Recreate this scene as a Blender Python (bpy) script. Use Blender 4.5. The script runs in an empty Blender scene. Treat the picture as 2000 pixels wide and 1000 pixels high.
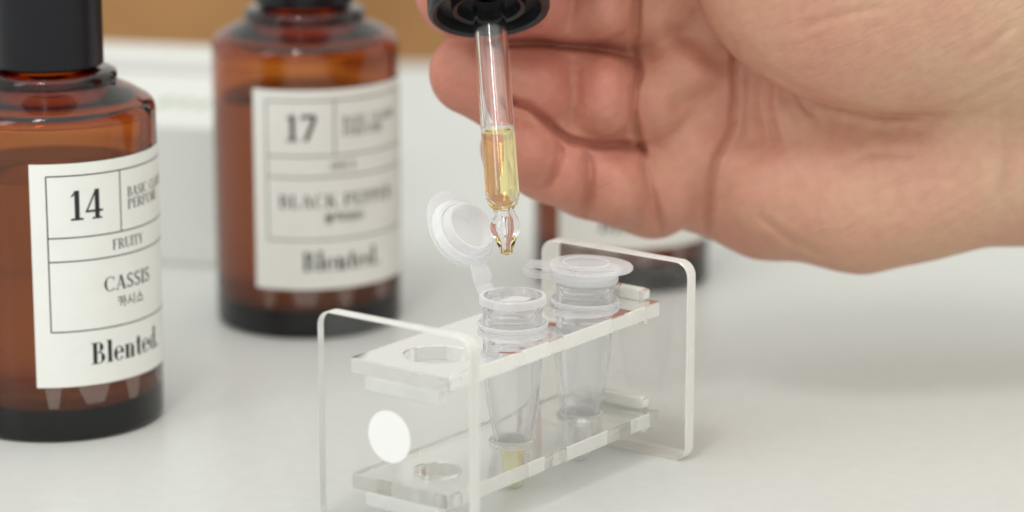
import bpy, bmesh, math, random
import numpy as np
from mathutils import Vector, Matrix
sc = bpy.context.scene
COL = sc.collection
MM = 0.001

# ------------------------------------------------------------------ camera
PITCH, FPX = 0.239733169, 5940.3
CAM = np.array([-0.0899, -564.322, 184.528])
FWD = np.array([0, math.cos(PITCH), -math.sin(PITCH)])
RGT = np.array([1.0, 0, 0]); UPV = np.cross(RGT, FWD)
cd = bpy.data.cameras.new('camera'); cam = bpy.data.objects.new('camera', cd); COL.objects.link(cam)
cam.location = Vector(CAM * MM); cam.rotation_euler = (math.pi / 2 - PITCH, 0, 0)
cd.sensor_width = 36; cd.lens = FPX / 2000 * 36
cd.clip_start = 0.01; cd.clip_end = 50
cd.dof.use_dof = True; cd.dof.focus_distance = 0.587; cd.dof.aperture_fstop = 8.8; cd.dof.aperture_blades = 0
sc.camera = cam

# ------------------------------------------------------------------ light
w = bpy.data.worlds.new('World'); sc.world = w; w.use_nodes = True
bg = w.node_tree.nodes['Background']; bg.inputs[0].default_value = (0.79, 0.80, 0.77, 1); bg.inputs[1].default_value = 1.12
def area(name, loc, target, sx, sy, power, col):
    l = bpy.data.lights.new(name, 'AREA'); l.shape = 'RECTANGLE'; l.size = sx; l.size_y = sy; l.energy = power; l.color = col
    o = bpy.data.objects.new(name, l); COL.objects.link(o); o.location = loc
    o.rotation_euler = (Vector(target) - Vector(loc)).to_track_quat('-Z', 'Y').to_euler(); return o
area('ceiling_softbox', (0.12, -0.40, 1.50), (0.02, 0.0, 0), 2.4, 1.8, 9.0, (1.0, 0.985, 0.95))
area('window_fill', (-0.9, -0.75, 0.75), (0, 0.05, 0.03), 0.30, 0.8, 2.2, (0.96, 0.98, 1.0))  # off-frame window side, doubling as front fill for hand, tubes and rack edges
area('strip_light', (-0.22, -0.55, 1.25), (0, 0.05, 0.03), 0.13, 0.34, 3.0, (1.0, 0.98, 0.95))

sc.view_settings.view_transform = 'Standard'; sc.view_settings.look = 'None'
sc.view_settings.exposure = 0.09; sc.view_settings.gamma = 1.0; sc.view_settings.use_curve_mapping = False
cy = sc.cycles
cy.max_bounces = 40; cy.transmission_bounces = 32; cy.glossy_bounces = 12; cy.diffuse_bounces = 5; cy.transparent_max_bounces = 40
cy.volume_bounces = 0; cy.caustics_reflective = True; cy.caustics_refractive = True; cy.blur_glossy = 0.4
cy.sample_clamp_indirect = 8.0; cy.use_denoising = True

# ------------------------------------------------------------------ materials
def mat(name):
    m = bpy.data.materials.new(name); m.use_nodes = True; nt = m.node_tree; nt.nodes.clear()
    out = nt.nodes.new('ShaderNodeOutputMaterial'); return m, nt, out
def node(nt, t, **kw):
    n = nt.nodes.new(t)
    for k, v in kw.items():
        k2 = k.replace('_', ' ')
        if k2 in n.inputs: n.inputs[k2].default_value = v
        else: setattr(n, k, v)
    return n
def c4(c): return (c[0], c[1], c[2], 1)
def principled(name, col, rough=0.5, noise=None, bump=None, **kw):
    m, nt, out = mat(name); p = nt.nodes.new('ShaderNodeBsdfPrincipled'); nt.links.new(p.outputs[0], out.inputs[0])
    p.inputs['Base Color'].default_value = c4(col); p.inputs['Roughness'].default_value = rough
    for k, v in kw.items(): p.inputs[k].default_value = v
    tc = nt.nodes.new('ShaderNodeTexCoord')
    if noise:
        sc_, c2, det = noise
        n = node(nt, 'ShaderNodeTexNoise', Scale=sc_, Detail=det); nt.links.new(tc.outputs['Object'], n.inputs[0])
        r = nt.nodes.new('ShaderNodeValToRGB'); r.color_ramp.elements[0].color = c4(col); r.color_ramp.elements[1].color = c4(c2)
        r.color_ramp.elements[0].position = .35; r.color_ramp.elements[1].position = .7
        nt.links.new(n.outputs[0], r.inputs[0]); nt.links.new(r.outputs[0], p.inputs['Base Color'])
    if bump:
        bs, st, dist = bump
        n = node(nt, 'ShaderNodeTexNoise', Scale=bs, Detail=4.0); nt.links.new(tc.outputs['Object'], n.inputs[0])
        b = node(nt, 'ShaderNodeBump', Strength=st, Distance=dist); nt.links.new(n.outputs[0], b.inputs['Height']); nt.links.new(b.outputs[0], p.inputs['Normal'])
    return m
def glass(name, col=(1, 1, 1), ior=1.5, rough=0.0, absorb=None, bump=None):
    m, nt, out = mat(name)
    g = node(nt, 'ShaderNodeBsdfGlass', IOR=ior, Roughness=rough, Color=c4(col)); nt.links.new(g.outputs[0], out.inputs[0])
    if absorb:
        mx = max(absorb) * 1.02
        v = node(nt, 'ShaderNodeVolumeAbsorption', Density=mx, Color=(1 - absorb[0] / mx, 1 - absorb[1] / mx, 1 - absorb[2] / mx, 1))
        nt.links.new(v.outputs[0], out.inputs['Volume'])
    if bump:
        tc = nt.nodes.new('ShaderNodeTexCoord'); n = node(nt, 'ShaderNodeTexNoise', Scale=bump[0], Detail=2.0); nt.links.new(tc.outputs['Object'], n.inputs[0])
        b = node(nt, 'ShaderNodeBump', Strength=bump[1], Distance=bump[2]); nt.links.new(n.outputs[0], b.inputs['Height']); nt.links.new(b.outputs[0], g.inputs['Normal'])
    return m
def milky(name, col, face_op, edge_op, gloss=0.06, rough=0.25, blend=0.35):
    """thin translucent plastic: see-through face on, cloudier where the wall is crossed at a slant"""
    m, nt, out = mat(name)
    tr = node(nt, 'ShaderNodeBsdfTransparent'); df = node(nt, 'ShaderNodeBsdfDiffuse', Color=c4(col)); tl = node(nt, 'ShaderNodeBsdfTranslucent', Color=c4(col))
    a = node(nt, 'ShaderNodeMixShader', Fac=.5); nt.links.new(df.outputs[0], a.inputs[1]); nt.links.new(tl.outputs[0], a.inputs[2])
    lw = node(nt, 'ShaderNodeLayerWeight', Blend=blend)
    mr = nt.nodes.new('ShaderNodeMapRange'); mr.inputs[3].default_value = face_op; mr.inputs[4].default_value = edge_op; nt.links.new(lw.outputs['Facing'], mr.inputs[0])
    b = nt.nodes.new('ShaderNodeMixShader'); nt.links.new(mr.outputs[0], b.inputs[0]); nt.links.new(tr.outputs[0], b.inputs[1]); nt.links.new(a.outputs[0], b.inputs[2])
    gl = node(nt, 'ShaderNodeBsdfGlossy', Roughness=rough); fr = node(nt, 'ShaderNodeMath', operation='POWER'); fr.inputs[1].default_value = 4.0; nt.links.new(lw.outputs['Facing'], fr.inputs[0])
    c = nt.nodes.new('ShaderNodeMixShader'); ml = node(nt, 'ShaderNodeMath', operation='MULTIPLY_ADD'); ml.inputs[1].default_value = .35; ml.inputs[2].default_value = gloss * .6
    nt.links.new(fr.outputs[0], ml.inputs[0]); nt.links.new(ml.outputs[0], c.inputs[0]); nt.links.new(b.outputs[0], c.inputs[1]); nt.links.new(gl.outputs[0], c.inputs[2])
    nt.links.new(c.outputs[0], out.inputs[0]); return m

M_table = principled('table_laminate', (0.575, 0.585, 0.558), 0.34, noise=(260, (0.60, 0.61, 0.582), 4.0), bump=(500, .03, .0001), **{'Specular IOR Level': .3})
M_wood = principled('brown_wood', (0.30, 0.14, 0.04), 0.55, noise=(9, (0.46, 0.24, 0.085), 5.0))
M_box = principled('white_card', (0.67, 0.675, 0.64), 0.6)
M_boxprint = principled('faint_grey_print', (0.44, 0.42, 0.42), 0.6)
M_boxgreen = principled('faint_green_print', (0.40, 0.44, 0.36), 0.6)
M_amber = glass('amber_glass', (1, 1, 1), 1.5, 0.0, absorb=(205, 540, 1060))
M_perfume = glass('clear_perfume', (0.80, 0.73, 0.68), 1.37, 0.0)
M_cap = principled('black_plastic', (0.006, 0.006, 0.009), 0.30, bump=(700, .08, .0001), **{'Specular IOR Level': .28})
M_capd = principled('black_moulded_plastic', (0.012, 0.013, 0.016), 0.33, bump=(900, .15, .0001))
M_label = principled('label_paper', (0.83, 0.83, 0.785), 0.5, noise=(300, (0.81, 0.81, 0.765), 3.0))
M_ink = principled('black_ink', (0.012, 0.012, 0.012), 0.5)
M_mark = milky('refraction_patch', (0.8, 0.72, 0.65), 0.09, 0.2)  # pale film that imitates refraction in the bottle glass
M_clear = glass('clear_acrylic', (1, 1, 1), 1.40, 0.0)
M_edge = None
def edge_mat(name, lo_, hi_, scale, stretch):
    """saw-cut acrylic edge: bright frosted, with clearer polished blocks set in to imitate broken refraction"""
    m, nt, out = mat(name)
    df = node(nt, 'ShaderNodeBsdfDiffuse', Color=(.97, .965, .915, 1)); tl = node(nt, 'ShaderNodeBsdfTranslucent', Color=(.98, .975, .93, 1))
    a = node(nt, 'ShaderNodeMixShader', Fac=.42); nt.links.new(df.outputs[0], a.inputs[1]); nt.links.new(tl.outputs[0], a.inputs[2])
    gl = node(nt, 'ShaderNodeBsdfGlass', Roughness=.06, IOR=1.4); tc = nt.nodes.new('ShaderNodeTexCoord')
    mp = nt.nodes.new('ShaderNodeMapping'); mp.inputs['Scale'].default_value = stretch; nt.links.new(tc.outputs['Object'], mp.inputs[0])
    n = node(nt, 'ShaderNodeTexVoronoi', Scale=scale); nt.links.new(mp.outputs[0], n.inputs[0])
    sp = nt.nodes.new('ShaderNodeSeparateColor'); nt.links.new(n.outputs['Color'], sp.inputs[0])
    r = nt.nodes.new('ShaderNodeMapRange'); r.inputs[1].default_value = .35; r.inputs[2].default_value = .9; r.inputs[3].default_value = lo_; r.inputs[4].default_value = hi_
    nt.links.new(sp.outputs[0], r.inputs[0])
    b = nt.nodes.new('ShaderNodeMixShader'); nt.links.new(r.outputs[0], b.inputs[0]); nt.links.new(a.outputs[0], b.inputs[1]); nt.links.new(gl.outputs[0], b.inputs[2])
    g2 = node(nt, 'ShaderNodeBsdfGlossy', Roughness=.15); c = node(nt, 'ShaderNodeMixShader', Fac=.06)
    nt.links.new(b.outputs[0], c.inputs[1]); nt.links.new(g2.outputs[0], c.inputs[2])
    nt.links.new(c.outputs[0], out.inputs[0]); return m
M_edge2 = edge_mat('cut_shelf_edge', .08, .80, 130.0, (1, 1, .05))
M_edge = edge_mat('cut_panel_edge', .03, .14, 160.0, (1, 1, .3))
M_tube_plain = milky('cloudy_tube_tip', (0.97, 0.97, 0.98), 0.08, 0.6, 0.06, 0.12, blend=.3)
def cloudy_glass():
    m, nt, out = mat('cloudy_polypropylene'); g = node(nt, 'ShaderNodeBsdfGlass', IOR=1.42, Roughness=.03)
    df = node(nt, 'ShaderNodeBsdfDiffuse', Color=(.96, .96, .98, 1)); tl = node(nt, 'ShaderNodeBsdfTranslucent', Color=(.96, .96, .98, 1))
    a = node(nt, 'ShaderNodeMixShader', Fac=.5); nt.links.new(df.outputs[0], a.inputs[1]); nt.links.new(tl.outputs[0], a.inputs[2])
    lw = node(nt, 'ShaderNodeLayerWeight', Blend=.3); mr = nt.nodes.new('ShaderNodeMapRange'); mr.inputs[3].default_value = .05; mr.inputs[4].default_value = .45
    nt.links.new(lw.outputs['Facing'], mr.inputs[0]); b = nt.nodes.new('ShaderNodeMixShader')
    nt.links.new(mr.outputs[0], b.inputs[0]); nt.links.new(g.outputs[0], b.inputs[1]); nt.links.new(a.outputs[0], b.inputs[2]); nt.links.new(b.outputs[0], out.inputs[0]); return m
M_tube = cloudy_glass()
M_rim = milky('cloudy_rim_plastic', (0.97, 0.97, 0.98), 0.42, 0.88, 0.06, 0.2)
M_lid = milky('cloudy_lid_plastic', (0.97, 0.97, 0.98), 0.24, 0.85, 0.06, 0.22, blend=.3)
M_frost = principled('frosted_acrylic', (0.93, 0.93, 0.90), 0.35, noise=(220, (0.86, 0.86, 0.83), 3.0))
M_sticker = principled('white_sticker', (0.86, 0.86, 0.84), 0.6)
M_bore = glass('pipette_glass', (1, 1, 1), 1.5, 0.0)
M_yellow = glass('yellow_liquid', (1, 1, 1), 1.36, 0.0, absorb=(10, 36, 190))
M_yellow2 = milky('pale_yellow_liquid', (1.0, 0.94, 0.42), 0.72, 0.9)
M_rubber = principled('black_rubber', (0.015, 0.015, 0.016), 0.5)

def skin_mat():
    m, nt, out = mat('skin'); p = nt.nodes.new('ShaderNodeBsdfPrincipled'); nt.links.new(p.outputs[0], out.inputs[0])
    tc = nt.nodes.new('ShaderNodeTexCoord')
    n1 = node(nt, 'ShaderNodeTexNoise', Scale=55.0, Detail=5.0, Roughness=.62); nt.links.new(tc.outputs['Object'], n1.inputs[0])
    r1 = nt.nodes.new('ShaderNodeValToRGB'); r1.color_ramp.elements[0].position = .36; r1.color_ramp.elements[1].position = .66
    r1.color_ramp.elements[0].color = (0.60, 0.325, 0.235, 1); r1.color_ramp.elements[1].color = (0.62, 0.395, 0.265, 1)
    nt.links.new(n1.outputs[0], r1.inputs[0])
    # pinker towards the fingertips (object x), yellower towards the wrist
    sx = nt.nodes.new('ShaderNodeSeparateXYZ'); nt.links.new(tc.outputs['Object'], sx.inputs[0])
    mr = nt.nodes.new('ShaderNodeMapRange'); mr.inputs[1].default_value = -.07; mr.inputs[2].default_value = .03; nt.links.new(sx.outputs[0], mr.inputs[0])
    r2 = nt.nodes.new('ShaderNodeValToRGB'); r2.color_ramp.elements[0].color = (0.90, 0.58, 0.60, 1); r2.color_ramp.elements[1].color = (1.0, 1.03, 1.0, 1)
    nt.links.new(mr.outputs[0], r2.inputs[0])
    mx = nt.nodes.new('ShaderNodeMix'); mx.data_type = 'RGBA'; mx.blend_type = 'MULTIPLY'; mx.inputs[0].default_value = 1
    nt.links.new(r1.outputs[0], mx.inputs[6]); nt.links.new(r2.outputs[0], mx.inputs[7])
    n3 = node(nt, 'ShaderNodeTexNoise', Scale=420.0, Detail=3.0); nt.links.new(tc.outputs['Object'], n3.inputs[0])
    r3 = nt.nodes.new('ShaderNodeMapRange'); r3.inputs[3].default_value = .88; r3.inputs[4].default_value = 1.1; nt.links.new(n3.outputs[0], r3.inputs[0])
    mx2 = nt.nodes.new('ShaderNodeMix'); mx2.data_type = 'RGBA'; mx2.blend_type = 'MULTIPLY'; mx2.inputs[0].default_value = 1
    nt.links.new(mx.outputs[2], mx2.inputs[6]); nt.links.new(r3.outputs[0], mx2.inputs[7])
    nt.links.new(mx2.outputs[2], p.inputs['Base Color'])
    p.inputs['Roughness'].default_value = .48; p.inputs['Specular IOR Level'].default_value = .35
    p.inputs['Subsurface Weight'].default_value = .15; p.inputs['Subsurface Radius'].default_value = (1.0, .35, .2); p.inputs['Subsurface Scale'].default_value = .0022
    # skin lines and fine grain
    m0 = nt.nodes.new('ShaderNodeMapping'); m0.inputs['Rotation'].default_value = (0, math.radians(32), 0); nt.links.new(tc.outputs['Object'], m0.inputs[0])
    mp = nt.nodes.new('ShaderNodeMapping'); mp.inputs['Scale'].default_value = (1.0, 1.0, 3.2); nt.links.new(m0.outputs[0], mp.inputs[0])
    n2 = node(nt, 'ShaderNodeTexNoise', Scale=150.0, Detail=4.0, Distortion=.6); nt.links.new(mp.outputs[0], n2.inputs[0])
    b1 = node(nt, 'ShaderNodeBump', Strength=.55, Distance=.0007); nt.links.new(n2.outputs[0], b1.inputs['Height'])
    v = node(nt, 'ShaderNodeTexVoronoi', Scale=1400.0); nt.links.new(tc.outputs['Object'], v.inputs[0])
    b2 = node(nt, 'ShaderNodeBump', Strength=.25, Distance=.0001); nt.links.new(v.outputs[0], b2.inputs['Height']); nt.links.new(b1.outputs[0], b2.inputs['Normal'])
    nt.links.new(b2.outputs[0], p.inputs['Normal']); return m
M_skin = skin_mat()

# ------------------------------------------------------------------ helpers (coordinates in millimetres)
def tag(o, label=None, cat=None, group=None, kind=None):
    if label: o['label'] = label
    if cat: o['category'] = cat
    if group: o['group'] = group
    if kind: o['kind'] = kind
    return o
def empty(name, loc, rz=0):
    o = bpy.data.objects.new(name, None); COL.objects.link(o); o.location = Vector(loc) * MM; o.rotation_euler = (0, 0, rz); o.empty_display_size = .01; return o
def link(name, bm, mats, parent=None, smooth=False, sharp=None):
    bmesh.ops.recalc_face_normals(bm, faces=bm.faces[:]) if smooth != 'keep' else None
    me = bpy.data.meshes.new(name); bm.to_mesh(me); bm.free(); me.transform(Matrix.Scale(MM, 4))
    for m in (mats if isinstance(mats, (list, tuple)) else [mats]): me.materials.append(m)
    if smooth:
        me.polygons.foreach_set('use_smooth', [True] * len(me.polygons))
        if sharp: me.set_sharp_from_angle(angle=math.radians(sharp))
    o = bpy.data.objects.new(name, me); COL.objects.link(o)
    if parent: o.parent = parent
    return o
def lathe(profile, n=96, closed=False, rib=None):
    """profile: (r, z) list from axis to axis, or closed loop"""
    bm = bmesh.new(); rings = []
    for i, (r, z) in enumerate(profile):
        if r < 1e-6: rings.append([bm.verts.new((0, 0, z))]); continue
        ring = []
        for k in range(n):
            a = 2 * math.pi * k / n; rr = r
            if rib and rib[0] <= i <= rib[1]: rr = r + rib[2] * (1 if (k // rib[3]) % 2 else -1)
            ring.append(bm.verts.new((rr * math.cos(a), rr * math.sin(a), z)))
        rings.append(ring)
    pairs = list(zip(rings, rings[1:]))
    if closed: pairs.append((rings[-1], rings[0]))
    for A, B in pairs:
        if len(A) == 1 and len(B) == 1: continue
        for k in range(n):
            k2 = (k + 1) % n
            if len(A) == 1: bm.faces.new((A[0], B[k], B[k2]))
            elif len(B) == 1: bm.faces.new((A[k], B[0], A[k2]))
            else: bm.faces.new((A[k], B[k], B[k2], A[k2]))
    return bm
def arc(cx, cz, r, a0, a1, n=6):
    return [(cx + r * math.cos(math.radians(a0 + (a1 - a0) * i / n)), cz + r * math.sin(math.radians(a0 + (a1 - a0) * i / n))) for i in range(n + 1)]
def rrect(x0, y0, x1, y1, r, n=8):
    P = []
    for cx, cy, a in ((x1 - r, y1 - r, 0), (x0 + r, y1 - r, 90), (x0 + r, y0 + r, 180), (x1 - r, y0 + r, 270)):
        P += arc(cx, cy, r, a, a + 90, n)
    return P
def plate(outer, holes, t, frame, edge_index=1):
    """flat plate with holes; frame(u, v, h) -> xyz ; faces 0, cut edges 1"""
    bm = bmesh.new(); E = []
    for loop in [outer] + holes:
        vs = [bm.verts.new((u, v, 0)) for u, v in loop]
        for i in range(len(vs)): E.append(bm.edges.new((vs[i], vs[(i + 1) % len(vs)])))
    bmesh.ops.triangle_fill(bm, use_beauty=True, use_dissolve=False, edges=E)
    r = bmesh.ops.extrude_face_region(bm, geom=bm.faces[:])
    for v in r['geom']:
        if isinstance(v, bmesh.types.BMVert): v.co.z = t
    bm.normal_update()
    for f in bm.faces: f.material_index = edge_index if abs(f.normal.z) < .5 else 0
    bmesh.ops.bevel(bm, geom=[e for e in bm.edges if len(e.link_faces) == 2 and e.link_faces[0].material_index != e.link_faces[1].material_index], offset=.18, segments=1, affect='EDGES', material=edge_index)
    for v in bm.verts: v.co = Vector(frame(v.co.x, v.co.y, v.co.z))
    return bm
def circ(cx, cy, r, n=48): return [(cx + r * math.cos(2 * math.pi * k / n), cy + r * math.sin(2 * math.pi * k / n)) for k in range(n)]
def boxbm(x0, y0, z0, x1, y1, z1, bev=0.0, bm=None):
    bm = bm or bmesh.new(); r = bmesh.ops.create_cube(bm, size=1); vs = r['verts']
    for v in vs: v.co = Vector(((x0 + x1) / 2 + v.co.x * (x1 - x0), (y0 + y1) / 2 + v.co.y * (y1 - y0), (z0 + z1) / 2 + v.co.z * (z1 - z0)))
    if bev: bmesh.ops.bevel(bm, geom=list({e for v in vs for e in v.link_edges}), offset=bev, segments=3, affect='EDGES', profile=.5)
    return bm
def unp(px, py, Y):
    d = FWD + RGT * (px - 1000) / FPX + UPV * (500 - py) / FPX
    return CAM + d * ((Y - CAM[1]) / d[1])

# ------------------------------------------------------------------ setting
tb = boxbm(-560, -330, -24, 760, 470, 0, 2.0)
tag(link('tabletop', tb, M_table), 'pale grey laminate tabletop under the bottles and rack', 'tabletop', kind='structure')
wb = boxbm(-1500, 900, -760, 1500, 930, 30)
tag(link('wainscot', wb, M_wood), 'blurred brown wood panel behind the table', 'panel', kind='structure')
wb = boxbm(-2500, 1500, -780, 2500, 1530, 1900)
tag(link('wall', wb, principled('pale_wall', (.82, .82, .79), .7)), 'pale wall far behind the table', 'wall', kind='structure')
fb = boxbm(-1500, -1200, -800, 1500, 1495, -782)
tag(link('floor', fb, principled('floor_grey', (0.25, 0.2, 0.15), .6)), 'dim floor below the table', 'floor', kind='structure')

# ------------------------------------------------------------------ lettering as thin quads
class Ink:
    def __init__(s): s.q = []
    def quad(s, a, b, c, d): s.q.append((a, b, c, d))
    def rect(s, x0, y0, x1, y1): s.q.append(((x0, y0), (x1, y0), (x1, y1), (x0, y1)))
    def line(s, x0, y0, x1, y1, w):
        dx, dy = x1 - x0, y1 - y0; l = math.hypot(dx, dy) or 1; nx, ny = -dy / l * w / 2, dx / l * w / 2
        s.quad((x0 + nx, y0 + ny), (x0 - nx, y0 - ny), (x1 - nx, y1 - ny), (x1 + nx, y1 + ny))
    def para(s, x0, y0, x1, y1, w):   # diagonal with flat ends, horizontal width w
        s.quad((x0 - w / 2, y0), (x0 + w / 2, y0), (x1 + w / 2, y1), (x1 - w / 2, y1))
    def arc(s, cx, cy, rx, ry, a0, a1, thick, thin, n=14):
        pts = []
        for i in range(n + 1):
            a = math.radians(a0 + (a1 - a0) * i / n); wd = thin + (thick - thin) * abs(math.cos(a)) ** 1.6
            ox, oy = cx + rx * math.cos(a), cy + ry * math.sin(a)
            ix, iy = cx + max(rx - wd, 0) * math.cos(a), cy + max(ry - (thin + (wd - thin) * .25), 0) * math.sin(a)
            pts.append(((ox, oy), (ix, iy)))
        for (o0, i0), (o1, i1) in zip(pts, pts[1:]): s.quad(o0, o1, i1, i0)
def glyph(ch, T=.16, t=.045):
    """serif letter, cap height 1 -> (Ink, advance)"""
    k = Ink(); sf = .09
    def stem(x, y0=0, y1=1, top=True, bot=True, w=None):
        w = w or T; k.rect(x, y0, x + w, y1)
        if bot: k.rect(x - sf, y0, x + w + sf, y0 + t)
        if top: k.rect(x - sf, y1 - t, x + w + sf, y1)
    adv = .7
    if ch == 'B':
        stem(.09); k.rect(.09 + T, .96, .34, 1); k.rect(.09 + T, .5, .36, .54); k.rect(.09 + T, 0, .36, .04)
        k.arc(.32, .76, .26, .24, -90, 90, T, t); k.arc(.34, .27, .31, .27, -90, 90, T, t); adv = .74
    elif ch in 'L':
        stem(.09); k.rect(.2, 0, .6, t); k.para(.56, t, .6, .28, .05); adv = .68
    elif ch == 'A':
        k.para(.08, 0, .36, .98, .055); k.para(.62, 0, .36, 1, T); k.rect(.18, .3, .52, .345); k.rect(0, 0, .2, t); k.rect(.46, 0, .76, t); adv = .78
    elif ch == 'S':
        k.arc(.29, .745, .23, .255, 25, 250, T * .8, t + .02); k.arc(.29, .265, .26, .265, -155, 75, T * .85, t + .02)
        k.line(.16, .62, .42, .40, T * .8); k.rect(.46, .72, .49, .97); k.rect(.04, .03, .07, .3); adv = .62
    elif ch == 'I': stem(.1); adv = .36
    elif ch == 'C':
        k.arc(.44, .5, .4, .51, 48, 318, T, t); k.rect(.68, .7, .71, .98); k.rect(.68, .05, .70, .2); adv = .82
    elif ch in 'EF':
        stem(.09); k.rect(.2, 1 - t, .58, 1); k.rect(.55, .74, .585, 1); k.rect(.2, .5, .44, .54); k.rect(.42, .4, .45, .64); adv = .66
        if ch == 'E': k.rect(.2, 0, .6, t); k.rect(.575, 0, .61, .28)
    elif ch in 'PR':
        stem(.09); k.rect(.09 + T, .96, .36, 1); k.rect(.09 + T, .47, .36, .51); k.arc(.34, .735, .29, .265, -90, 90, T, t); adv = .7
        if ch == 'R': k.para(.68, 0, .38, .5, T); k.rect(.6, 0, .8, t); adv = .8
    elif ch == 'U':
        k.rect(.09, .25, .09 + T, 1); k.rect(0, 1 - t, .34, 1); k.rect(.62, .25, .66, 1); k.rect(.53, 1 - t, .75, 1)
        k.arc(.375, .3, .285, .31, 180, 360, T * .7, t + .02); adv = .8
    elif ch == 'T': stem(.27, top=False); k.rect(0, 1 - t, .7, 1); k.rect(0, .74, .035, 1); k.rect(.665, .74, .7, 1); adv = .74
    elif ch == 'Y': stem(.28, 0, .48, top=False); k.para(.36, .44, .1, 1, T); k.para(.38, .44, .6, 1, .05); k.rect(-.02, 1 - t, .26, 1); k.rect(.5, 1 - t, .7, 1); adv = .7
    elif ch == 'M':
        k.rect(.1, 0, .14, 1); k.rect(0, 0, .24, t); k.para(.46, 0, .17, 1, T); k.para(.46, 0, .75, 1, .05); stem(.74); k.rect(0, 1 - t, .2, 1); adv = 1.02
    elif ch == 'K':
        stem(.09); k.para(.22, .42, .6, 1, .055); k.para(.64, 0, .34, .58, T); k.rect(.54, 0, .78, t); k.rect(.48, 1 - t, .72, 1); adv = .78
    elif ch == '1': stem(.16, top=False); k.para(.06, .8, .2, .97, .08); k.rect(.02, 0, .46, t * 1.2); adv = .52
    elif ch == '4': k.rect(.36, 0, .36 + T, 1); k.para(.05, .26, .42, 1, .07); k.rect(.02, .235, .66, .31); k.rect(.26, 0, .62, t); adv = .68
    elif ch == '7': k.rect(.04, .86, .56, 1); k.para(.2, 0, .53, .88, T); k.rect(.04, .7, .075, .9); adv = .6
    elif ch == 'e':
        k.arc(.29, .33, .27, .345, 20, 325, T, t); k.rect(.1, .35, .53, .4); k.arc(.29, .33, .27, .345, 0, 30, T * .8, t); adv = .6
    elif ch == 'l': k.rect(.06, 0, .06 + T, 1.04); k.rect(-.01, 0, .13 + T, .03); k.rect(0, 1.0, .1, 1.04); adv = .33
    elif ch == 'n':
        k.rect(.06, 0, .06 + T, .66); k.rect(0, 0, .12 + T, .03); k.rect(0, .63, .1, .66); k.arc(.33, .42, .22, .25, 0, 130, T, t)
        k.rect(.55 - T, 0, .55, .44); k.rect(.49 - T, 0, .61, .03); adv = .66
    elif ch == 't': k.rect(.1, .08, .1 + T, .88); k.rect(0, .62, .38, .66); k.arc(.28, .14, .18, .15, 180, 330, T * .8, t); adv = .42
    elif ch == 'd':
        k.arc(.29, .33, .27, .345, 50, 310, T, t); k.rect(.56 - T, 0, .56, 1.04); k.rect(.42, 1.0, .5, 1.04); k.rect(.5, 0, .63, .03); adv = .68
    elif ch == '.': k.arc(.1, .08, .09, .09, 0, 360, .09, .09, 10); adv = .22
    elif ch == ' ': adv = .4
    return k.q, adv
HANGUL = {  # strokes in a unit square
 'ka': [[(.05, .85), (.5, .85), (.48, .45), (.3, .12)], [(.08, .58), (.48, .55)], [(.74, .98), (.74, .0)], [(.74, .5), (.95, .5)]],
 'si': [[(.3, .9), (.28, .55), (.04, .15)], [(.28, .6), (.54, .2)], [(.8, .98), (.8, 0)]],
 'seu': [[(.5, .95), (.46, .65), (.12, .35)], [(.46, .68), (.88, .36)], [(.02, .14), (.98, .14)]],
 'beul': [[(.22, .98), (.22, .66), (.78, .66), (.78, .98)], [(.22, .82), (.78, .82)], [(.02, .53), (.98, .53)], [(.2, .4), (.8, .4), (.8, .24), (.2, .24), (.2, .02), (.82, .02)]],
 'raek': [[(.05, .95), (.45, .95), (.45, .74), (.05, .74), (.05, .52), (.48, .52)], [(.66, .98), (.66, .44)], [(.88, .98), (.88, .42)], [(.66, .72), (.88, .72)], [(.2, .32), (.86, .32), (.86, 0)]],
 'pe': [[(.05, .85), (.5, .85)], [(.18, .85), (.18, .25)], [(.38, .85), (.38, .25)], [(.02, .25), (.54, .25)], [(.72, .98), (.72, 0)], [(.92, .98), (.92, 0)], [(.56, .55), (.72, .55)]],
 'peo': [[(.05, .85), (.54, .85)], [(.18, .85), (.18, .25)], [(.42, .85), (.42, .25)], [(.02, .25), (.58, .25)], [(.85, .98), (.85, 0)], [(.62, .55), (.85, .55)]]}
def text(Q, s, cx, base, h, width=None, align='c', T=.16, t=.05):
    if not s: return
    gl = [glyph(c, T, t) for c in s]; W = sum(a for _, a in gl) * h; sx = (width / W if width else 1.0) * h
    x = cx - (W * (sx / h)) / 2 if align == 'c' else cx
    for q, a in gl:
        for poly in q: Q.append([(x + u * sx, base + v * h) for u, v in poly])
        x += a * sx
def hangul(Q, keys, cx, base, h):
    x = cx - len(keys) * h * 1.05 / 2
    for kx in keys:
        for st in HANGUL[kx]:
            k = Ink()
            for (a, b), (c, d) in zip(st, st[1:]): k.line(a, b, c, d, .11)
            for poly in k.q: Q.append([(x + u * h, base + v * h) for u, v in poly])
        x += h * 1.05
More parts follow.
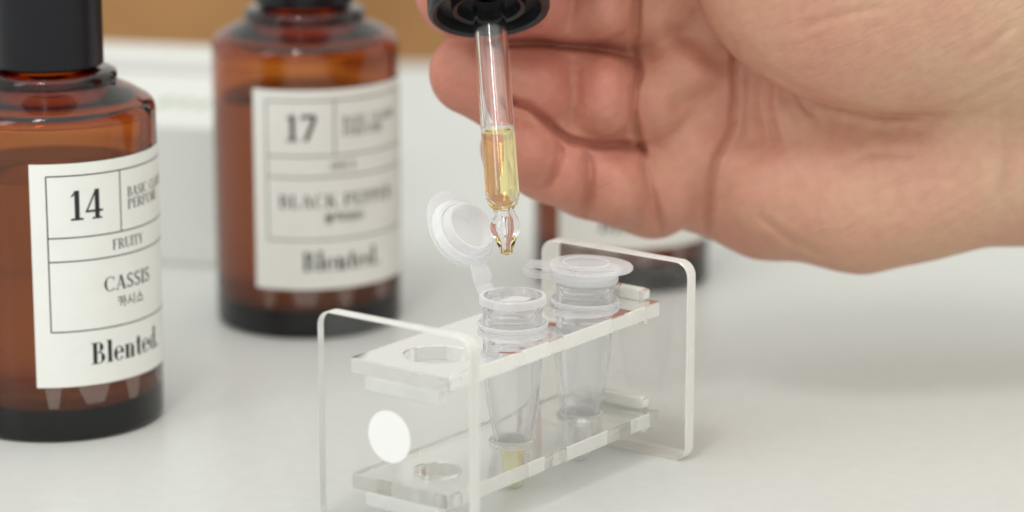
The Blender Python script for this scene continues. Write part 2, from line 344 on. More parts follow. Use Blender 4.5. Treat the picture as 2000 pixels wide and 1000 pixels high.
def label_print(number, name, kor, fam, wname):
    """quads on the label: u from label centre, v down from label top (negative up)"""
    Q = []
    def bar(x0, y0, x1, y1): Q.append([(x0, y0), (x1, y0), (x1, y1), (x0, y1)])
    L = .26; F0, F1 = -19.0, 19.0
    for y in (-2.5, -15.2, -20.1, -34.7): bar(F0, y - L / 2, F1, y + L / 2)
    for x in (F0, F1): bar(x - L / 2, -34.7, x + L / 2, -2.5)
    bar(-3.3 - L / 2, -15.2, -3.3 + L / 2, -2.5)
    if number: text(Q, number, -10.9, -11.7, 6.1, T=.17, t=.06, width=7.0)
    text(Q, 'BASIC CLASSIC', -1.4, -8.4, 2.05, align='l', width=17.0); text(Q, 'PERFUME', -1.4, -10.9, 2.05, align='l', width=11.5)
    text(Q, fam, -1.3, -18.7, 2.1, width=8.6 if fam == 'FRUITY' else 6.4)
    text(Q, name, -1.3, -27.2, 3.0, width=wname); hangul(Q, kor, -1.0, -30.9, 2.4)
    text(Q, 'Blented.', -1.3, -42.0, 4.5, T=.19, t=.035, width=19.6)
    return Q
def wrap_quads(Q, R, ztop, yaw):
    bm = bmesh.new()
    for poly in Q:
        (x0, y0), (x1, y1), (x2, y2), (x3, y3) = poly
        n = max(1, int(max(abs(x1 - x0), abs(x2 - x3)) / .8)); m = max(1, int(max(abs(x2 - x1), abs(x3 - x0)) / .8))
        g = []
        for i in range(n + 1):
            row = []
            for j in range(m + 1):
                a, b = i / n, j / m
                u = (x0 * (1 - a) + x1 * a) * (1 - b) + (x3 * (1 - a) + x2 * a) * b; v = (y0 * (1 - a) + y1 * a) * (1 - b) + (y3 * (1 - a) + y2 * a) * b
                th = -math.pi / 2 + yaw + u / R0
                row.append(bm.verts.new((R * math.cos(th), R * math.sin(th), ztop + v)))
            g.append(row)
        for i in range(n):
            for j in range(m):
                try: bm.faces.new((g[i][j], g[i + 1][j], g[i + 1][j + 1], g[i][j + 1]))
                except ValueError: pass
    return bm
R0 = 21.72
def curved_patch(R, yaw, u0, u1, z0, z1, t=.12, nz=1, taper=0, n=None):
    bm = bmesh.new(); n = n or max(4, int((u1 - u0) / .6)); G = []
    for i in range(n + 1):
        col = []
        for j, z in enumerate((z0, z1)):
            uc = (u0 + u1) / 2; f = i / n; u = u0 + (u1 - u0) * f
            if j == 0: u = uc + (u - uc) * (1 - taper)
            th = -math.pi / 2 + yaw + u / R0
            for r in (R, R + t): col.append(bm.verts.new((r * math.cos(th), r * math.sin(th), z)))
        G.append(col)
    for a, b in zip(G, G[1:]):
        for i0, i1 in ((1, 3), (3, 2), (2, 0), (0, 1)): bm.faces.new((a[i0], b[i0], b[i1], a[i1]))
    bm.faces.new((G[0][0], G[0][1], G[0][3], G[0][2])); bm.faces.new((G[-1][0], G[-1][2], G[-1][3], G[-1][1]))
    return bm

def perfume_bottle(x, y, yaw, prt, label, level=54.0):
    r = empty('perfume_bottle', (x, y, 0)); tag(r, label, 'bottle', 'amber perfume bottles on the table')
    R = R0
    outer = [(0, 0.8), (16, 0.6), (19.5, 0)] + arc(R - 1.6, 1.6, 1.6, -85, 0, 6) + [(R, 5), (R, 30), (R, 60)] + arc(R - 3.0, 65.2, 3.0, 0, 64, 9) + \
        [(17.5, 69.4), (14.6, 70.7), (13.9, 71.3), (14.1, 72.2), (13.9, 73.2), (13.0, 73.8), (10.2, 73.9), (9.6, 74.6), (9.6, 84.0)]
    inner = [(6.6, 84.0), (6.6, 71.5), (8.0, 69.3), (15.5, 67.2)] + arc(R - 1.9 - 2, 64.3, 2.0, 60, 0, 5) + [(R - 1.9, 60), (R - 1.9, 30), (R - 1.9, 9)] + arc(R - 5.4, 9, 3.5, 0, -85, 6) + [(8, 5.7), (0, 6.6)]
    link('bottle_glass', lathe(outer + inner, 112), M_amber, r, True, 50)
    liq = [(0, 6.5), (8, 5.6)] + arc(R - 5.4, 9, 3.62, -85, 0, 6) + [(R - 1.78, 10), (R - 1.78, level - .3), (R - 2.3, level), (0, level)]
    link('perfume', lathe(liq, 96), M_perfume, r, True, 50)
    cap = [(0, 106), (10.2, 106)] + arc(10.5, 105.1, .9, 80, 0, 4) + [(11.4, 75.3)] + arc(10.9, 75.2, .5, 0, -90, 3) + [(9.9, 74.7), (9.9, 100), (0, 100)]
    link('cap', lathe(cap, 96), M_cap, r, True, 40)
    HW = 22.3
    lb = link('label', curved_patch(R + .04, yaw, -HW, HW, 11.9, 58.2), M_label, r, True, 40)
    link('writing', wrap_quads(prt, R + .2, 58.2, yaw), M_ink, lb)
    for u, wd in ((-19.0, 3.4), (-10.5, 7.0), (-1.2, 4.2), (9.5, 5.0)):  # pale trapezoids standing in for the back label refracted through the glass
        link('refraction_patch', curved_patch(R + .04, yaw, u - wd / 2, u + wd / 2, 7.4 if wd < 5 else 8.0, 11.7, .06, taper=.45), M_mark, r, True, 40)
    return r
perfume_bottle(-95.25, 50.86, math.radians(55.5), label_print('14', 'CASSIS', ['ka', 'si', 'seu'], 'FRUITY', 13.2), 'nearest amber glass bottle, numbered 14 on its white label, at the left edge')
perfume_bottle(-47.97, 131.1, math.radians(29.5), label_print('17', 'BLACK PEPPER', ['beul', 'raek', 'pe', 'peo'], 'SPICY', 30.0), 'blurred amber glass bottle with black cap, its white label numbered 17')
perfume_bottle(27.0, 170.0, math.radians(13), label_print('', '', [], '', 10.0), 'amber glass bottle mostly hidden behind the hand, seen through the rack')

# ------------------------------------------------------------------ white box behind
def bx():
    fc = CAM + (FWD + RGT * (468 - 1000) / FPX + UPV * (500 - 524) / FPX) * ((0 - CAM[2]) / (FWD + UPV * (500 - 524) / FPX)[2])
    r = empty('carton', (fc[0], fc[1], 0), math.radians(-13)); tag(r, 'blurred white carton with faint print on its top, behind the two numbered bottles', 'carton')
    link('carton_body', boxbm(-230, 0, 0, 0, 112, 36, .9), M_box, r)
    t = bmesh.new()
    for (a, b, c, d) in ((-66, 68, -12, 76), (-70, 82, -30, 86)): boxbm(a, b, 36.02, c, d, 36.06, bm=t)
    link('printed_lines', t, M_boxprint, r)
    t = bmesh.new()
    for k in range(5): boxbm(-30 + k * 5.2, 22 + k % 2, 36.02, -26.6 + k * 5.2, 34 - k % 3, 36.06, bm=t)
    link('printed_word', t, M_boxgreen, r)
bx()

# ------------------------------------------------------------------ acrylic rack
PH = 0.931718262; RL, RW, RH, RT = 73.57, 35.8, 41.0, 2.9
AX = np.array([math.cos(PH), math.sin(PH), 0]); BX = np.array([math.sin(PH), -math.cos(PH), 0])
def rk(s, w_, z): return (s - RL / 2) * AX + (w_ - RW / 2) * BX + np.array([0, 0, z])
rack = empty('tube_rack', (0, 0, 0)); tag(rack, 'clear acrylic rack with frosted edges holding two small tubes', 'rack')
SP = []
for s0 in (0.0, RL - RT):
    p_ = plate(rrect(0, .04, RW, RH, 3.0), [], RT, lambda u, v, h, s0=s0: rk(s0 + h, u, v))
    SP.append(link('side_plate', p_, [M_clear, M_edge], rack))
HS = (14.4, 36.8, 59.2); HWc = 17.9
for z0, hr in ((29.5, 6.25), (7.1, 4.45)):
    p_ = plate(rrect(RT + .05, 6.3, RL - RT - .05, 29.4, .4, 2), [circ(s, HWc, hr) for s in HS], 2.9, lambda u, v, h, z0=z0: rk(u, v, z0 + h))
    sh = link('shelf', p_, [M_clear, M_edge2], rack)
    for s0 in (RT + .04, RL - RT - 2.6):
        for zz in ((z0 - 2.9, z0 - .1),) if s0 < 10 else ((z0 - 1.9, z0 - .1), (z0 + 3.0, z0 + 5.2)):
            b_ = boxbm(0, 0, 0, 1, 1, 1, .12)
            for v in b_.verts: v.co = Vector(rk(s0 + v.co.x * 2.5, 9.6 + v.co.y * 17.4, zz[0] + v.co.z * (zz[1] - zz[0])))
            link('support_strip', b_, M_frost if s0 < 10 else M_edge2, sh)
st = bmesh.new()
def disc(s0, w0, z0, r, t):
    o = circ(w0, z0, r, 56); return plate(o, [], t, lambda u, v, h: rk(s0 + h, u, v)) if t > .4 else _thin(o, t, s0)
def _thin(o, t, s0):
    bm = bmesh.new(); A = [bm.verts.new(rk(s0, u, v)) for u, v in o]; B = [bm.verts.new(rk(s0 + t, u, v)) for u, v in o]
    bm.faces.new(A); bm.faces.new(B[::-1])
    for i in range(len(A)): bm.faces.new((A[i], A[(i + 1) % len(A)], B[(i + 1) % len(A)], B[i]))
    return bm
link('round_sticker', disc(-.12, 17.1, 19.5, 4.95, .1), M_sticker, SP[0])
st.free()

# ------------------------------------------------------------------ microtubes
def swept_flat(outline, z0, z1, bev=.35):
    bm = bmesh.new(); vs = [bm.verts.new((x, y, z0)) for x, y in outline]; bm.faces.new(vs)
    r = bmesh.ops.extrude_face_region(bm, geom=bm.faces[:])
    for v in r['geom']:
        if isinstance(v, bmesh.types.BMVert): v.co.z = z1
    bm.normal_update()
    es = [e for e in bm.edges if len(e.link_faces) == 2 and abs(e.link_faces[0].normal.z - e.link_faces[1].normal.z) > .5]
    bmesh.ops.bevel(bm, geom=es, offset=bev, segments=2, affect='EDGES')
    return bm
def lid_parts(parent, M4):
    """lid in its own frame: hinge at origin, +x to the lid centre, +z its outside face; M4 places it (mm)"""
    cx = 9.2
    out = []
    for k in range(49):                       # teardrop flange with a thumb lip
        a = math.radians(-180 + 360 * k / 48)
        if k == 48: break
        r = 7.25 + 2.1 * max(0, math.cos(a)) ** 3
        out.append((cx + r * math.cos(a), r * math.sin(a)))
    bm = swept_flat(out, 0.0, 1.2)
    lid = link_m('lid', bm, M_lid, parent, M4)
    plug = lathe([(5.15, 0.02), (5.15, -.9), (5.35, -1.5), (5.0, -3.2), (4.6, -3.2), (4.65, .02)], 64, closed=True)
    for v in plug.verts: v.co.x += cx
    top = lathe([(4.7, 1.19), (4.7, 1.38), (4.3, 1.38), (4.3, 1.19)], 64, closed=True)
    for v in top.verts: v.co.x += cx
    link_m('top_ring', top, M_rim, lid, M4)
    link_m('sealing_ring', plug, M_rim, lid, M4)
    ring = lathe([(7.0, -.02), (6.3, -1.3), (5.75, -1.3), (5.75, -.02)], 64, closed=True)
    for v in ring.verts: v.co.x += cx
    link_m('rim_ring', ring, M_rim, lid, M4)
    return lid
def link_m(name, bm, m, parent, M4):
    bm.transform(M4); return link(name, bm, m, parent, True, 40)
def frame_m(o, x, z):
    x = Vector(x).normalized(); z = Vector(z).normalized(); y = z.cross(x).normalized(); z = x.cross(y)
    return Matrix(((x.x, y.x, z.x, o[0]), (x.y, y.y, z.y, o[1]), (x.z, y.z, z.z, o[2]), (0, 0, 0, 1)))
def strap(parent, pts, widths, side, t=.55):
    """hinge strap along a path; side = width direction"""
    bm = bmesh.new(); s = Vector(side).normalized(); R = []
    P = [Vector(q) for q in pts]
    for i, (q, wd) in enumerate(zip(P, widths)):
        d = (P[min(i + 1, len(P) - 1)] - P[max(i - 1, 0)]).normalized(); n = d.cross(s).normalized()
        R.append([bm.verts.new(q + s * a * wd / 2 + n * b * t / 2) for a, b in ((-1, -1), (1, -1), (1, 1), (-1, 1))])
    for a, b in zip(R, R[1:]):
        for k in range(4): bm.faces.new((a[k], a[(k + 1) % 4], b[(k + 1) % 4], b[k]))
    bm.faces.new(R[0][::-1]); bm.faces.new(R[-1])
    return link('hinge', bm, M_lid, parent, True, 40)
ZR = 38.9
def tube_body(parent, top=ZR):
    o = [(0, 0.1)] + arc(0, 2.35, 2.25, -80, -5, 7) + [(2.5, 5.0), (2.78, 9.0), (3.45, 9.8), (3.75, 11.0), (4.45, 14.0), (5.15, 18.3), (5.45, 21.5), (5.55, 25), (5.6, 32.0),
        (5.66, 33.2), (5.7, 34.5), (5.8, 34.8), (5.7, 35.1), (5.7, 35.7), (5.8, 36.0), (5.7, 36.3), (5.7, top - 1.75), (5.66, top)]
    i = [(5.35, top), (5.1, top - .5), (4.75, top - 2.6), (4.75, 22), (4.4, 18.3), (3.75, 14), (3.1, 11), (2.45, 9), (2.2, 5)] + arc(0, 2.6, 1.95, -5, -80, 5) + [(0, .65)]
    tb_ = lathe(o + i, 80)
    for f in tb_.faces: f.material_index = 1 if f.calc_center_median().z < 9.4 else 0
    b = link('tube_body', tb_, [M_tube, M_tube_plain], parent, True, 35)
    link('rim', lathe([(5.7, top - 1.7), (6.35, top - 1.6), (6.5, top - 1.4), (6.5, top - .25), (6.3, top + .02), (5.7, top + .02)], 80, closed=True), M_rim, parent, True, 35)
    link('collar', lathe([(5.68, 31.9), (6.75, 32.9), (6.85, 33.2), (6.8, 33.6), (6.62, 33.65), (6.5, 33.1), (5.68, 32.4)], 80, closed=True), M_rim, parent, True, 35)
    link('lower_ring', lathe([(3.5, 9.6), (4.3, 9.9), (4.35, 10.3), (4.15, 10.35), (3.6, 10.1)], 80, closed=True), M_rim, b, True, 35)
    return b
d1 = np.array([-.69, .72, 0]); d1 = d1 / np.linalg.norm(d1)
c1 = rk(36.9, HWc, 0)
T1 = empty('open_microtube', c1); tag(T1, 'small clear plastic tube with its lid flipped open, pale yellow liquid in the tip', 'tube', 'plastic microtubes in the rack')
tube_body(T1)
link('liquid', lathe([(0, .75)] + arc(0, 2.6, 1.88, -80, -5, 5) + [(2.14, 5), (2.38, 8.7), (2.1, 8.45), (0, 8.35)], 48), M_yellow2, T1, True, 40)
al = math.radians(53); ez = np.array([0, 0, 1.0])
hp = d1 * 7.6 + ez * (ZR + 1.2)
ldir = d1 * math.cos(al) + ez * math.sin(al); und = -d1 * math.sin(al) + ez * math.cos(al)
sd = np.cross(ez, d1)
lid_parts(T1, frame_m(hp + ldir * 1.6, ldir, -und))
strap(T1, [d1 * 5.9 + ez * (ZR - .6), d1 * 7.4 + ez * (ZR - .5), d1 * 8.4 + ez * (ZR + .5), hp + ldir * .8 + d1 * .3, hp + ldir * 2.2, hp + ldir * 4.2, hp + ldir * 5.4], [4.4, 4.2, 3.6, 4.6, 4.4, 3.4, 3.6], sd)
nk = bmesh.new()
for a in (-.35, .35):
    th = math.atan2(-d1[1], -d1[0]) + a + math.pi; q = Vector((5.0 * math.cos(th), 5.0 * math.sin(th), ZR - .9))
    boxbm(q.x - .35, q.y - .3, q.z - .9, q.x + .35, q.y + .3, q.z + .6, bm=nk)
link('rim_notch', nk, M_lid, T1)
c2 = rk(59.2, HWc, 0)
T2 = empty('closed_microtube', c2); tag(T2, 'small clear empty plastic tube with its lid pressed shut', 'tube', 'plastic microtubes in the rack')
T2.rotation_euler = (0, math.radians(1.6), 0)
tube_body(T2)
d2 = np.array([-.985, .17, 0.]); sd2 = np.cross(ez, d2)
lid_parts(T2, frame_m(d2 * 9.2 + ez * (ZR + .75), -d2, ez))
strap(T2, [d2 * 6.0 + ez * (ZR - .9), d2 * 8.2 + ez * (ZR - 1.2), d2 * 10.2 + ez * (ZR - 1.1), d2 * 11.5 + ez * (ZR - .6), d2 * 11.9 + ez * (ZR + .2), d2 * 11.2 + ez * (ZR + .9), d2 * 9.6 + ez * (ZR + 1.05), d2 * 8.0 + ez * (ZR + .8), d2 * 6.4 + ez * (ZR + .8)],
      [3.4, 3.0, 3.8, 4.4, 4.6, 4.4, 3.8, 3.0, 3.6], sd2, t=.8)

# ------------------------------------------------------------------ dropper
TILT = math.radians(21)
tip = unp(990, 496, 1.5)
axd = UPV * math.cos(TILT) + FWD * math.sin(TILT) - RGT * .074 * math.cos(TILT); axd = axd / np.linalg.norm(axd)
DR = bpy.data.objects.new('dropper', None); COL.objects.link(DR); DR.empty_display_size = .01
DR.location = Vector(tip) * MM; DR.rotation_mode = 'QUATERNION'; DR.rotation_quaternion = Vector((0, 0, 1)).rotation_difference(Vector(axd))
tag(DR, 'glass pipette dropper half full of yellow liquid, hanging from its black cap', 'dropper')
K = 1 / (9.99 * math.cos(TILT) / 1.0)   # mm of axis per photo pixel
po = [(0, -.05), (.75, 0), (1.15, .35), (1.35, 1.2), (1.9, 2.6), (2.75, 4.4), (2.95, 5.6), (2.75, 7.0), (2.15, 8.3), (1.95, 9.0), (2.1, 9.6), (2.85, 10.4), (3.2, 11.4), (3.3, 12.6), (3.3, 14), (3.3, 30), (3.3, 58)]
pi_ = [(2.45, 58), (2.45, 30), (2.45, 13.5), (2.1, 12.2), (1.2, 10.8), (.75, 9.6), (.7, 8.4), (1.1, 6.6), (1.2, 5.2), (.8, 3.4), (.45, 1.6), (.42, .4), (0, .38)]
link('glass_tube', lathe(po + pi_, 72), M_bore, DR, True, 60)
lv = 258
LV = (496 - lv) * K
lq = [(0, 8.2), (.72, 8.4), (.8, 9.6), (1.25, 10.8), (2.15, 12.2), (2.52, 13.5), (2.52, LV + .9), (2.3, LV + .25), (1.9, LV - .35), (1.2, LV - .7), (0, LV - .85)]
link('yellow_liquid', lathe(lq, 64), M_yellow, DR, True, 60)
C0 = (496 - 19) * K
cp = [(3.35, C0 + 3.5), (6.0, C0 + 3.2), (6.3, C0 + .9), (7.2, C0 + .6), (7.5, C0 + 2.6), (10.0, C0 + 2.6), (10.4, C0 + .3), (11.2, C0 - .15), (11.8, C0 + .1), (12.1, C0 + .8), (12.15, C0 + 1.6), (12.0, C0 + 2.0), (12.0, C0 + 17), (11.2, C0 + 18), (6.0, C0 + 18.4), (5.4, C0 + 20), (3.35, C0 + 20)]
link('black_cap', lathe(cp, 144, closed=True, rib=(11, 12, .10, 2)), M_capd, DR, True, 40)
bl = [(3.4, C0 + 18.6), (6.6, C0 + 18.6), (6.8, C0 + 22), (6.4, C0 + 38), (5.2, C0 + 43), (2.5, C0 + 45.5), (0, C0 + 46), (0, C0 + 44), (2.2, C0 + 43.5), (4.4, C0 + 41), (5.2, C0 + 22)]
link('rubber_bulb', lathe(bl, 72), M_rubber, DR, True, 40)

# ------------------------------------------------------------------ hand: one continuous surface from a distance field
PXM = 9.1
def P(px, py, Y): return unp(px, py, Y)
step = .58
lo = np.array([-28.0, 8.0, 14.0]); hi = np.array([165.0, 96.0, 150.0])
nx, ny, nz = [int(v) for v in np.ceil((hi - lo) / step)]
F = np.full((nx, ny, nz), 6.0, np.float32)
gx = (lo[0] + np.arange(nx) * step).astype(np.float32); gy = (lo[1] + np.arange(ny) * step).astype(np.float32); gz = (lo[2] + np.arange(nz) * step).astype(np.float32)
def sub(bmin, bmax):
    i0 = np.clip(np.floor((bmin - lo) / step).astype(int), 0, [nx, ny, nz]); i1 = np.clip(np.ceil((bmax - lo) / step).astype(int) + 1, 0, [nx, ny, nz])
    return tuple(slice(a, b) for a, b in zip(i0, i1))
def add(d, S, k):
    f = F[S]; h = np.maximum(k - np.abs(f - d), 0) / k; F[S] = np.minimum(f, d) - h * h * k * .25
def carve(d, S, k):
    f = F[S]; d = -d; h = np.maximum(k - np.abs(f - d), 0) / k; F[S] = np.maximum(f, d) + h * h * k * .25
def seg(a, b, ra, rb, k, op=add, flat=1.0):
    a = np.asarray(a, float); b = np.asarray(b, float); m = max(ra, rb) + 6
    S = sub(np.minimum(a, b) - m, np.maximum(a, b) + m)
    X, Y, Z = gx[S[0]][:, None, None], gy[S[1]][None, :, None], gz[S[2]][None, None, :]
    if X.size == 0 or Y.size == 0 or Z.size == 0: return
    d = b - a; L2 = float(d @ d) or 1.0
    t = np.clip(((X - a[0]) * d[0] + (Y - a[1]) * d[1] + (Z - a[2]) * d[2]) / L2, 0, 1)
    D = np.sqrt((X - a[0] - t * d[0]) ** 2 + ((Y - a[1] - t * d[1]) / flat) ** 2 + (Z - a[2] - t * d[2]) ** 2) - (ra + (rb - ra) * t)
    op(D.astype(np.float32), S, k)
def ell(c, r, k, op=add, rot=0.0):
    c = np.asarray(c, float); r = np.asarray(r, float); m = max(r[0], r[2]) + 6; S = sub(c - [m, r[1] + 6, m], c + [m, r[1] + 6, m])
    X, Y, Z = gx[S[0]][:, None, None] - c[0], gy[S[1]][None, :, None] - c[1], gz[S[2]][None, None, :] - c[2]
    ca, sa = math.cos(rot), math.sin(rot); U = X * ca + Z * sa; V = -X * sa + Z * ca
    q = np.sqrt((U / r[0]) ** 2 + (Y / r[1]) ** 2 + (V / r[2]) ** 2); q2 = np.sqrt((U / r[0] ** 2) ** 2 + (Y / r[1] ** 2) ** 2 + (V / r[2] ** 2) ** 2) + 1e-6
    op((q * (q - 1) / q2).astype(np.float32), S, k)
def chain(pts, k0, k=3.0, flat=1.0):
    """pts: (px, py, Y, radius in photo px)"""
    Q = [(P(x, y, Y), r / PXM) for x, y, Y, r in pts]
    for i, ((a, ra), (b, rb)) in enumerate(zip(Q, Q[1:])): seg(a, b, ra, rb, k0 if i == 0 else k, flat=flat)
def crease(pts, r=.8, k=1.6):
    Q = [P(x, y, Y) for x, y, Y in pts]
    for a, b in zip(Q, Q[1:]): seg(a, b, r, r, k, op=carve)

# palm and forearm
chain([(1350, -150, 68, 105), (1350, 0, 69, 106), (1350, 120, 69, 106), (1350, 250, 68, 104), (1370, 340, 67, 98)], 5)
chain([(1370, 350, 67, 98), (1500, 385, 65, 112), (1680, 385, 62, 138), (1800, 350, 62, 146), (1900, 312, 64, 156), (2010, 300, 67, 168), (2300, 270, 70, 190), (3300, 230, 80, 250)], 5, 5)
chain([(1400, -60, 70, 120), (1650, 40, 74, 150), (1950, 120, 74, 190), (2300, 100, 74, 215), (3300, 80, 84, 265)], 8, 8)
chain([(1400, 150, 70, 110), (1600, 210, 70, 135), (1850, 230, 68, 165)], 6, 6)
chain([(1420, -200, 72, 110), (1700, -120, 72, 170), (2050, 10, 72, 190)], 8, 8)
# pads at the finger roots, heel of the hand
ell(P(1328, 135, 60), (8.6, 8.5, 8.6), 2.5); ell(P(1350, 310, 60), (10.5, 8, 9.0), 3); ell(P(1330, -55, 60), (9, 8.5, 9), 2.5)
ell(P(1630, 385, 55), (20, 9.5, 12), 6, rot=-.10)
PALM = F; FING = np.full_like(F, 6.0)
def finger(pts, pads):
    """one finger as its own field, joined to its neighbours without filling the cleft"""
    global F, FING
    F = np.full_like(PALM, 6.0); chain(pts, 2, 2)
    for (x, y, Y, r) in pads: ell(P(x, y, Y), r, 2.2)
    h = np.maximum(.7 - np.abs(FING - F), 0) / .7; FING = np.minimum(FING, F) - h * h * .7 * .25
finger([(900, -16, 48, 86), (985, -20, 50, 90), (1115, -16, 54, 94), (1260, -8, 61, 100)], [(925, -14, 45, (7.5, 6.5, 7.8)), (1050, -14, 46.5, (6.4, 7, 7.8)), (1182, -8, 49, (6.6, 7.6, 8.6))])
finger([(920, 143, 49, 79), (990, 166, 50.5, 86), (1110, 180, 54, 91), (1255, 190, 60, 95)], [(940, 143, 46, (7, 6, 7)), (1050, 172, 46, (6.4, 7, 7.6)), (1182, 187, 48.5, (6.6, 7.8, 8.4))])
finger([(1014, 290, 46, 73), (1075, 312, 49, 78), (1150, 338, 53, 83), (1275, 376, 60, 90)], [(1030, 292, 43, (6.6, 6, 7.0)), (1118, 334, 47, (4.2, 6.6, 7.2)), (1208, 368, 50, (6.0, 7.6, 8.0))])
F = PALM; h = np.maximum(2.2 - np.abs(F - FING), 0) / 2.2; F = np.minimum(F, FING) - h * h * 2.2 * .25
# index finger and thumb pinch the bulb above the frame
bulb = tip + axd * (C0 + 30)
ix = bulb + np.array([-2.0, 14.0, 1.0])
seg(P(1330, -190, 66), P(1180, -300, 58), 10.5, 9.8, 5); seg(P(1180, -300, 58), P(1050, -330, 54), 9.8, 9.2, 3); seg(P(1050, -330, 54), ix + np.array([-1.0, 3.0, 0]), 9.2, 8.2, 3)
# thenar mound and thumb
tc = P(1742, -84, 49.5)
ell(tc, (41.0, 20.5, 32.0), 1.6, rot=0.0)
ell(P(2010, -40, 56), (34, 22, 30), 8)
seg(P(1560, -170, 46), P(1330, -300, 38), 14, 11.5, 8); seg(P(1330, -300, 38), bulb + np.array([12, -12, 2.0]), 11.5, 9.8, 4); seg(bulb + np.array([12, -12, 2.0]), bulb + np.array([2, -15.5, 0]), 9.8, 9.0, 3)
# smooth field a little, then surface nets
def blur(a, it=1):
    for _ in range(it):
        for ax in range(3):
            b = a.copy(); s1 = [slice(None)] * 3; s2 = [slice(None)] * 3; sm = [slice(None)] * 3
            s1[ax] = slice(0, -2); s2[ax] = slice(2, None); sm[ax] = slice(1, -1)
            b[tuple(sm)] = .5 * a[tuple(sm)] + .25 * (a[tuple(s1)] + a[tuple(s2)]); a = b
    return a
F = blur(F, 1)
F[-1, :, :] = 3; F[:, -1, :] = 3; F[:, :, -1] = 3; F[0, :, :] = 3; F[:, 0, :] = 3; F[:, :, 0] = 3
def surface_nets(F):
    ins = F < 0
    nx, ny, nz = F.shape
    acc = np.zeros((nx - 1, ny - 1, nz - 1, 3), np.float32); cnt = np.zeros((nx - 1, ny - 1, nz - 1), np.float32)
    offs = [(i, j, k) for i in (0, 1) for j in (0, 1) for k in (0, 1)]
    def blk(A, o): return A[o[0]:nx - 1 + o[0], o[1]:ny - 1 + o[1], o[2]:nz - 1 + o[2]]
    for a in offs:
        for ax in range(3):
            if a[ax] == 1: continue
            b = list(a); b[ax] = 1; fa, fb = blk(F, a), blk(F, b)
            m = blk(ins, a) != blk(ins, b)
            t = np.where(m, fa / np.where(m, fa - fb, 1), 0)
            for c in range(3):
                acc[..., c] += np.where(m, a[c] + (t if c == ax else 0), 0)
            cnt += m
    act = cnt > 0; idx = np.full(act.shape, -1, np.int64); n = int(act.sum()); idx[act] = np.arange(n)
    V = acc[act] / cnt[act][:, None] + np.argwhere(act)
    faces = []
    for ax in range(3):
        u, v = (ax + 1) % 3, (ax + 2) % 3
        s1 = [slice(1, -1)] * 3; s2 = [slice(1, -1)] * 3; s1[ax] = slice(0, F.shape[ax] - 1); s2[ax] = slice(1, F.shape[ax])
        A, B = ins[tuple(s1)], ins[tuple(s2)]
        pos = np.argwhere(A != B); flip = A[A != B]
        base = pos.copy()
        for c in range(3):
            if c != ax: base[:, c] += 1
        def at(du, dv):
            q = base.copy(); q[:, u] += du; q[:, v] += dv
            return idx[q[:, 0], q[:, 1], q[:, 2]]
        q = np.stack([at(-1, -1), at(0, -1), at(0, 0), at(-1, 0)], 1)
        q[~flip] = q[~flip][:, ::-1]
        faces.append(q)
    return V, np.concatenate(faces)
V, Q = surface_nets(F)
Q = Q[(Q >= 0).all(1)]
V = (V * step + lo)
org = P(1640, 200, 66)
def relax(V, Q, it):
    n = len(V); e = np.concatenate([Q[:, [0, 1]], Q[:, [1, 2]], Q[:, [2, 3]], Q[:, [3, 0]]]); a = np.concatenate([e[:, 0], e[:, 1]]); b = np.concatenate([e[:, 1], e[:, 0]])
    c = np.maximum(np.bincount(a, minlength=n), 1)
    for _ in range(it):
        V = V * .4 + .6 * np.stack([np.bincount(a, weights=V[b, k], minlength=n) / c for k in range(3)], 1)
    return V
V = relax(V, Q, 4)
def vnormals(V, Q):
    n = np.cross(V[Q[:, 2]] - V[Q[:, 0]], V[Q[:, 3]] - V[Q[:, 1]]); N = np.stack([sum(np.bincount(Q[:, c], weights=n[:, k], minlength=len(V)) for c in range(4)) for k in range(3)], 1)
    return N / np.maximum(np.linalg.norm(N, axis=1, keepdims=True), 1e-9)
# skin folds: each is a line over the palm side; the surface sinks along its own normal where the line runs
N = vnormals(V, Q); D0 = V - CAM; dep = D0 @ FWD
PX = np.stack([1000 + FPX * (D0 @ RGT) / dep, 500 - FPX * (D0 @ UPV) / dep], 1)
face = -(N * (D0 / np.linalg.norm(D0, axis=1, keepdims=True))).sum(1)
if np.median(face[dep < np.percentile(dep, 20)]) < 0: N = -N; face = -face
mask = np.clip((face + .1) / .3, 0, 1)
sink = np.zeros(len(V))
def fold(pts, amp, wd, ends=26.0, e0=True, e1=True):
    """amp mm deep, wd px half width, fading out over `ends` px at both ends"""
    global sink
    pts = np.array(pts, float); m = 4 * wd + 4; lo2, hi2 = pts.min(0) - m, pts.max(0) + m
    I = np.where((PX[:, 0] > lo2[0]) & (PX[:, 0] < hi2[0]) & (PX[:, 1] > lo2[1]) & (PX[:, 1] < hi2[1]) & (mask > 0))[0]
    if not len(I): return
    p = PX[I]; best = np.full(len(I), 1e9); pos = np.zeros(len(I)); L = 0.0
    for a, b in zip(pts, pts[1:]):
        d = b - a; l = np.hypot(*d); t = np.clip(((p - a) @ d) / (l * l), 0, 1); q = np.hypot(*(p - a - t[:, None] * d).T)
        k = q < best; best[k] = q[k]; pos[k] = L + t[k] * l; L += l
    f = np.ones(len(I))
    if e0: f *= np.clip(pos / ends, 0, 1)
    if e1: f *= np.clip((L - pos) / ends, 0, 1)
    g = amp * f * (np.exp(-(best / wd) ** 2) - .22 * np.exp(-((best - 2.1 * wd) / (1.1 * wd)) ** 2)) * mask[I]
    sink[I] = np.clip(sink[I] + g, -1.6, 4.6)
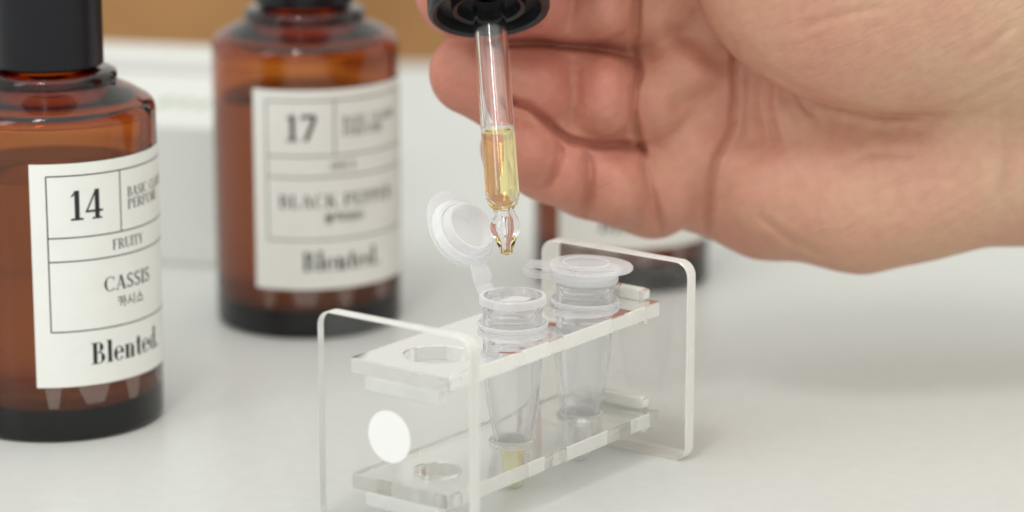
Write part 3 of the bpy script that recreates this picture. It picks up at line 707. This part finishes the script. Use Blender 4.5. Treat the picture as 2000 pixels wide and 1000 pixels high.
# between the fingers
fold([(960, 84), (1002, 84), (1052, 81), (1102, 87), (1147, 90), (1192, 98), (1228, 106), (1250, 134)], 2.8, 6.5, e0=False)
fold([(960, 84), (1052, 81), (1147, 90), (1245, 112)], 1.3, 27, e0=False)
fold([(1000, 196), (1035, 207), (1063, 230), (1086, 255), (1113, 272), (1158, 283), (1203, 282), (1248, 286), (1268, 312)], 3.0, 6.5, e0=False)
fold([(1000, 196), (1035, 207), (1063, 230), (1086, 255), (1113, 272), (1158, 283), (1240, 286)], 1.4, 27, e0=False)
# finger roots
fold([(1252, -80), (1245, 0), (1243, 60), (1240, 100), (1248, 140), (1241, 170), (1237, 225), (1246, 270), (1262, 303)], 2.4, 6.5, e0=False)
fold([(1250, -60), (1243, 60), (1243, 140), (1238, 225), (1250, 285)], 1.6, 25, e0=False)
fold([(1255, 290), (1268, 358), (1282, 414), (1296, 462)], 1.2, 7, e1=False)
fold([(1262, 310), (1282, 414), (1296, 462)], 1.3, 26, e1=False)
# finger joints
fold([(1091, 258), (1095, 297), (1081, 342), (1056, 378)], 1.1, 6)
fold([(1091, 268), (1081, 342), (1056, 378)], 1.3, 22)
fold([(1148, 285), (1153, 336), (1150, 381), (1144, 425)], 1.3, 7.5, e1=False)
fold([(1150, 292), (1150, 381), (1144, 425)], 1.6, 24, e1=False)
fold([(1120, 95), (1114, 151), (1121, 185), (1116, 258)], .8, 9)
fold([(1120, 110), (1120, 185), (1116, 250)], 1.4, 26)
fold([(1134, 108), (1130, 160), (1136, 230)], .5, 5)
fold([(1120, -60), (1119, 6), (1113, 34), (1106, 70)], .9, 9)
fold([(1120, -60), (1119, 6), (1106, 60)], 1.4, 26)
fold([(1002, 110), (996, 150), (1000, 190)], .5, 7)
# palm lines
fold([(1436, 75), (1436, 140), (1438, 185), (1433, 246), (1420, 274), (1401, 308), (1390, 358), (1384, 426), (1392, 495)], 1.5, 6.5)
fold([(1436, 60), (1438, 185), (1425, 260), (1396, 340), (1386, 426), (1392, 495)], 1.3, 24)
fold([(1466, 110), (1471, 150), (1468, 220), (1470, 290)], 2.4, 24, ends=50)
fold([(1502, 138), (1501, 160), (1499, 196), (1507, 241), (1526, 300)], 1.2, 7, ends=40)
fold([(1552, 175), (1580, 213), (1606, 236)], .8, 7)
fold([(1475, 415), (1535, 465), (1591, 493), (1640, 512)], .7, 8)
fold([(1300, 212), (1356, 188), (1425, 165)], 1.0, 16)
fold([(1290, 50), (1330, 62), (1372, 92), (1410, 140)], 1.2, 20)
fold([(1800, 240), (1860, 212), (1916, 182), (1990, 145)], .9, 7)
fold([(1840, 262), (1900, 225), (1985, 190)], .5, 6)
fold([(1880, 120), (1930, 90), (1990, 40)], .4, 8)
fold([(1960, 200), (1975, 290), (1968, 380), (1980, 440)], .7, 10)
fold([(1560, 60), (1640, 30), (1740, 10)], .35, 8)
fold([(1620, 330), (1700, 300), (1800, 300)], .35, 9)
fold([(1700, 380), (1790, 350), (1880, 350)], .3, 9)
fold([(1478, 120), (1520, 150), (1570, 180), (1640, 207), (1720, 224), (1800, 224), (1862, 208), (1910, 182)], .9, 7, ends=60)
fold([(1500, 160), (1570, 205), (1640, 232), (1720, 248), (1800, 248), (1862, 230)], 1.0, 28, ends=70)
V = V + FWD[None, :] * sink[:, None]
V = relax(V, Q, 1)
me = bpy.data.meshes.new('hand'); me.from_pydata(((V - org) * MM).tolist(), [], Q.tolist()); me.polygons.foreach_set('use_smooth', [True] * len(me.polygons)); me.materials.append(M_skin); me.update()
hand = bpy.data.objects.new('hand', me); COL.objects.link(hand); hand.location = Vector(org) * MM
tag(hand, 'bare hand with palm towards the camera, curled fingers gripping the dropper from above', 'hand')
